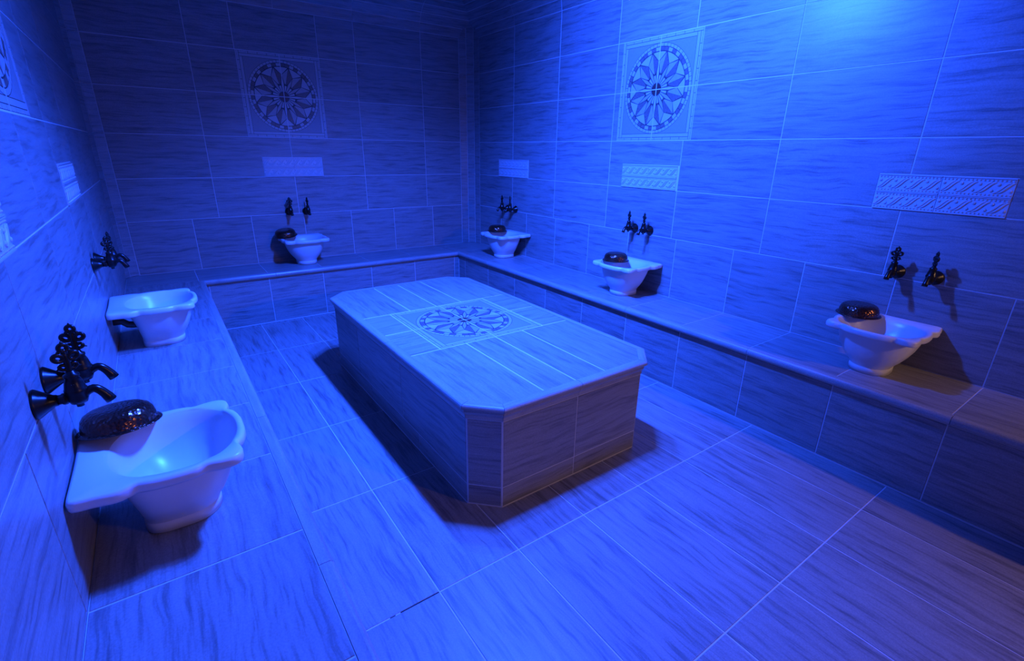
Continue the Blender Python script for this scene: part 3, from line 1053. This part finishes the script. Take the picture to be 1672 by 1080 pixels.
tap((X1, -0.768, ZT-0.010), ROT_R, math.radians(45), 'black tap beside the coved corner on the long wall, further from the corner', False)
tap((X1, -2.205, ZT), ROT_R, math.radians(65), 'black tap below the star mosaic on the long wall, nearer the end wall', False)
tap((X1, -2.337, ZT), ROT_R, math.radians(65), 'black tap below the star mosaic on the long wall, further from the end wall', False)
tap((X1, -3.772, ZT), ROT_R, math.radians(98), 'black tap with its trefoil handle seen flat, above the last of three basins', False)
tap((X1, -3.913, ZT), ROT_R, math.radians(36), 'black tap with its trefoil handle turned edgeways, above the last of three basins', False)

# ------------------------------------------------------------------ hammered bowls
def bowl_meshes():
    bm = bmesh.new()
    prof = [(0.0815, 0.0045), (0.081, 0.009), (0.0800, 0.020), (0.0765, 0.033), (0.0695, 0.043), (0.058, 0.0495), (0.040, 0.0525), (0.018, 0.053), (0.002, 0.053)]
    add_lathe(bm, prof, 48, cap=False)
    inn = [(r-0.0022 if r > 0.01 else r, z-0.0022) for r, z in prof]
    add_lathe(bm, inn, 48, cap=False)
    bm2 = bmesh.new()
    lip = [(0.0790, 0.0065), (0.0815, 0.0060), (0.0860, 0.0036), (0.0905, 0.0022), (0.0915, 0.0008), (0.0900, -0.0004), (0.0850, 0.0008), (0.0792, 0.0032), (0.0790, 0.0065)]
    add_lathe(bm2, lip, 48, cap=False)
    res = {}
    for k, b in (('shell', bm), ('lip', bm2)):
        bmesh.ops.recalc_face_normals(b, faces=b.faces[:])
        me = bpy.data.meshes.new(k); b.to_mesh(me); b.free()
        for p in me.polygons: p.use_smooth = True
        me.materials.append(COPPER); res[k] = me
    return res
BWL = bowl_meshes()
def bowl(loc, rot, label):
    r = empty('copper_bowl', loc); r.rotation_euler = rot
    prop(r, label, 'bowl', 'hammered copper bowls resting upside down on the basins')
    for k in ('shell', 'lip'): mesh_obj(k, BWL[k], None, r)
    return r
ZR = ZB+RZ+0.0028
bowl((-2.907, -3.050, ZR+0.012), (math.radians(-9), math.radians(2), 0.3), 'upside-down hammered copper bowl tilted over the rim of a basin, touching the wall')
bowl((-1.885, -0.100, ZR+0.012), (math.radians(0), math.radians(-9), 0.9), 'dark copper bowl on the basin at the dim end wall')
bowl((-0.165, -0.705, ZR), (0, 0, 1.7), 'small-looking copper bowl on the basin beside the coved corner')
bowl((-0.190, -2.225, ZR), (0, 0, 2.5), 'copper bowl on the basin below the star mosaic')
bowl((-0.112, -3.700, ZR), (0, 0, 3.1), 'copper bowl with an orange glint on the last of three basins')

# ------------------------------------------------------------------ lamps (above and behind the picture)
track = empty('track_light', (TRACK_X, -2.70, CEIL))
prop(track, 'ceiling track with blue spot heads running above the platform', 'lamp')
bm = bmesh.new(); add_box(bm, -0.018, 0.018, -0.62, 0.62, -0.028, -0.001); bm_obj('track_rail', bm, PLASTER, track)
GLOW = mat_emit('blue lens', BLUE, 60.0)
for hy, aim, watt, cone in HEADS:
    org = Vector((TRACK_X, hy, TRACK_Z))
    d = (Vector(aim)-org).normalized()
    q = d.to_track_quat('-Z', 'Y').to_matrix().to_4x4()
    M = Matrix.Translation(org-d*0.012) @ q
    bm = bmesh.new()
    add_lathe(bm, [(0.012, 0.10), (0.034, 0.09), (0.036, 0.05), (0.042, 0.004)], 20, M, cap=False)
    o = bm_obj('spot_head', bm, BRONZE, None, smooth=True); place(o, track, Matrix.Identity(4))
    bm = bmesh.new(); add_sweep(bm, [org-d*0.09, org-d*0.09+Vector((0, 0, 0.02)), (TRACK_X, hy, CEIL-0.028)], 0.006, 8)
    o = bm_obj('spot_stem', bm, BRONZE, None); place(o, track, Matrix.Identity(4))
    ld = bpy.data.lights.new('spot_lamp', 'SPOT')
    ld.energy = watt; ld.color = BLUE; ld.spot_size = math.radians(cone); ld.spot_blend = 1.0; ld.shadow_soft_size = 0.06
    lo = bpy.data.objects.new('spot_lamp', ld); COL.objects.link(lo)
    lo.parent = track; lo.matrix_parent_inverse = Matrix.Translation(-track.location)
    lo.matrix_basis = Matrix.Translation(org) @ q

BULB = mat_emit('warm bulb', WARM, WARM_STRENGTH)
sc = empty('wall_lamp', (X1, -6.35, 1.80), PI/2)
prop(sc, 'small warm wall lamp with an added cut-off shade on the long wall', 'lamp')
bm = bmesh.new(); add_lathe(bm, [(0.05, 0.001), (0.05, 0.012), (0.03, 0.02), (0.012, 0.03), (0.012, 0.10)], 20, Matrix.Translation((0, 0, 0.065)) @ Matrix.Rotation(-PI/2, 4, 'X')); bm_obj('bracket', bm, BRONZE, sc, smooth=True)
bm = bmesh.new(); bmesh.ops.create_uvsphere(bm, u_segments=20, v_segments=12, radius=0.04, matrix=Matrix.Translation((0, 0.14, 0))); bm_obj('bulb', bm, BULB, sc, smooth=True)
bm = bmesh.new(); add_lathe(bm, [(0.122, -0.029), (0.120, -0.029), (0.045, 0.075), (0.003, 0.078), (0.003, 0.081), (0.048, 0.078), (0.122, -0.029)], 32, Matrix.Translation((0, 0.14, 0)), cap=False); bm_obj('added_lamp_shade', bm, BRONZE, sc, smooth=True)  # unseen shade, added to keep warm light off the upper end wall
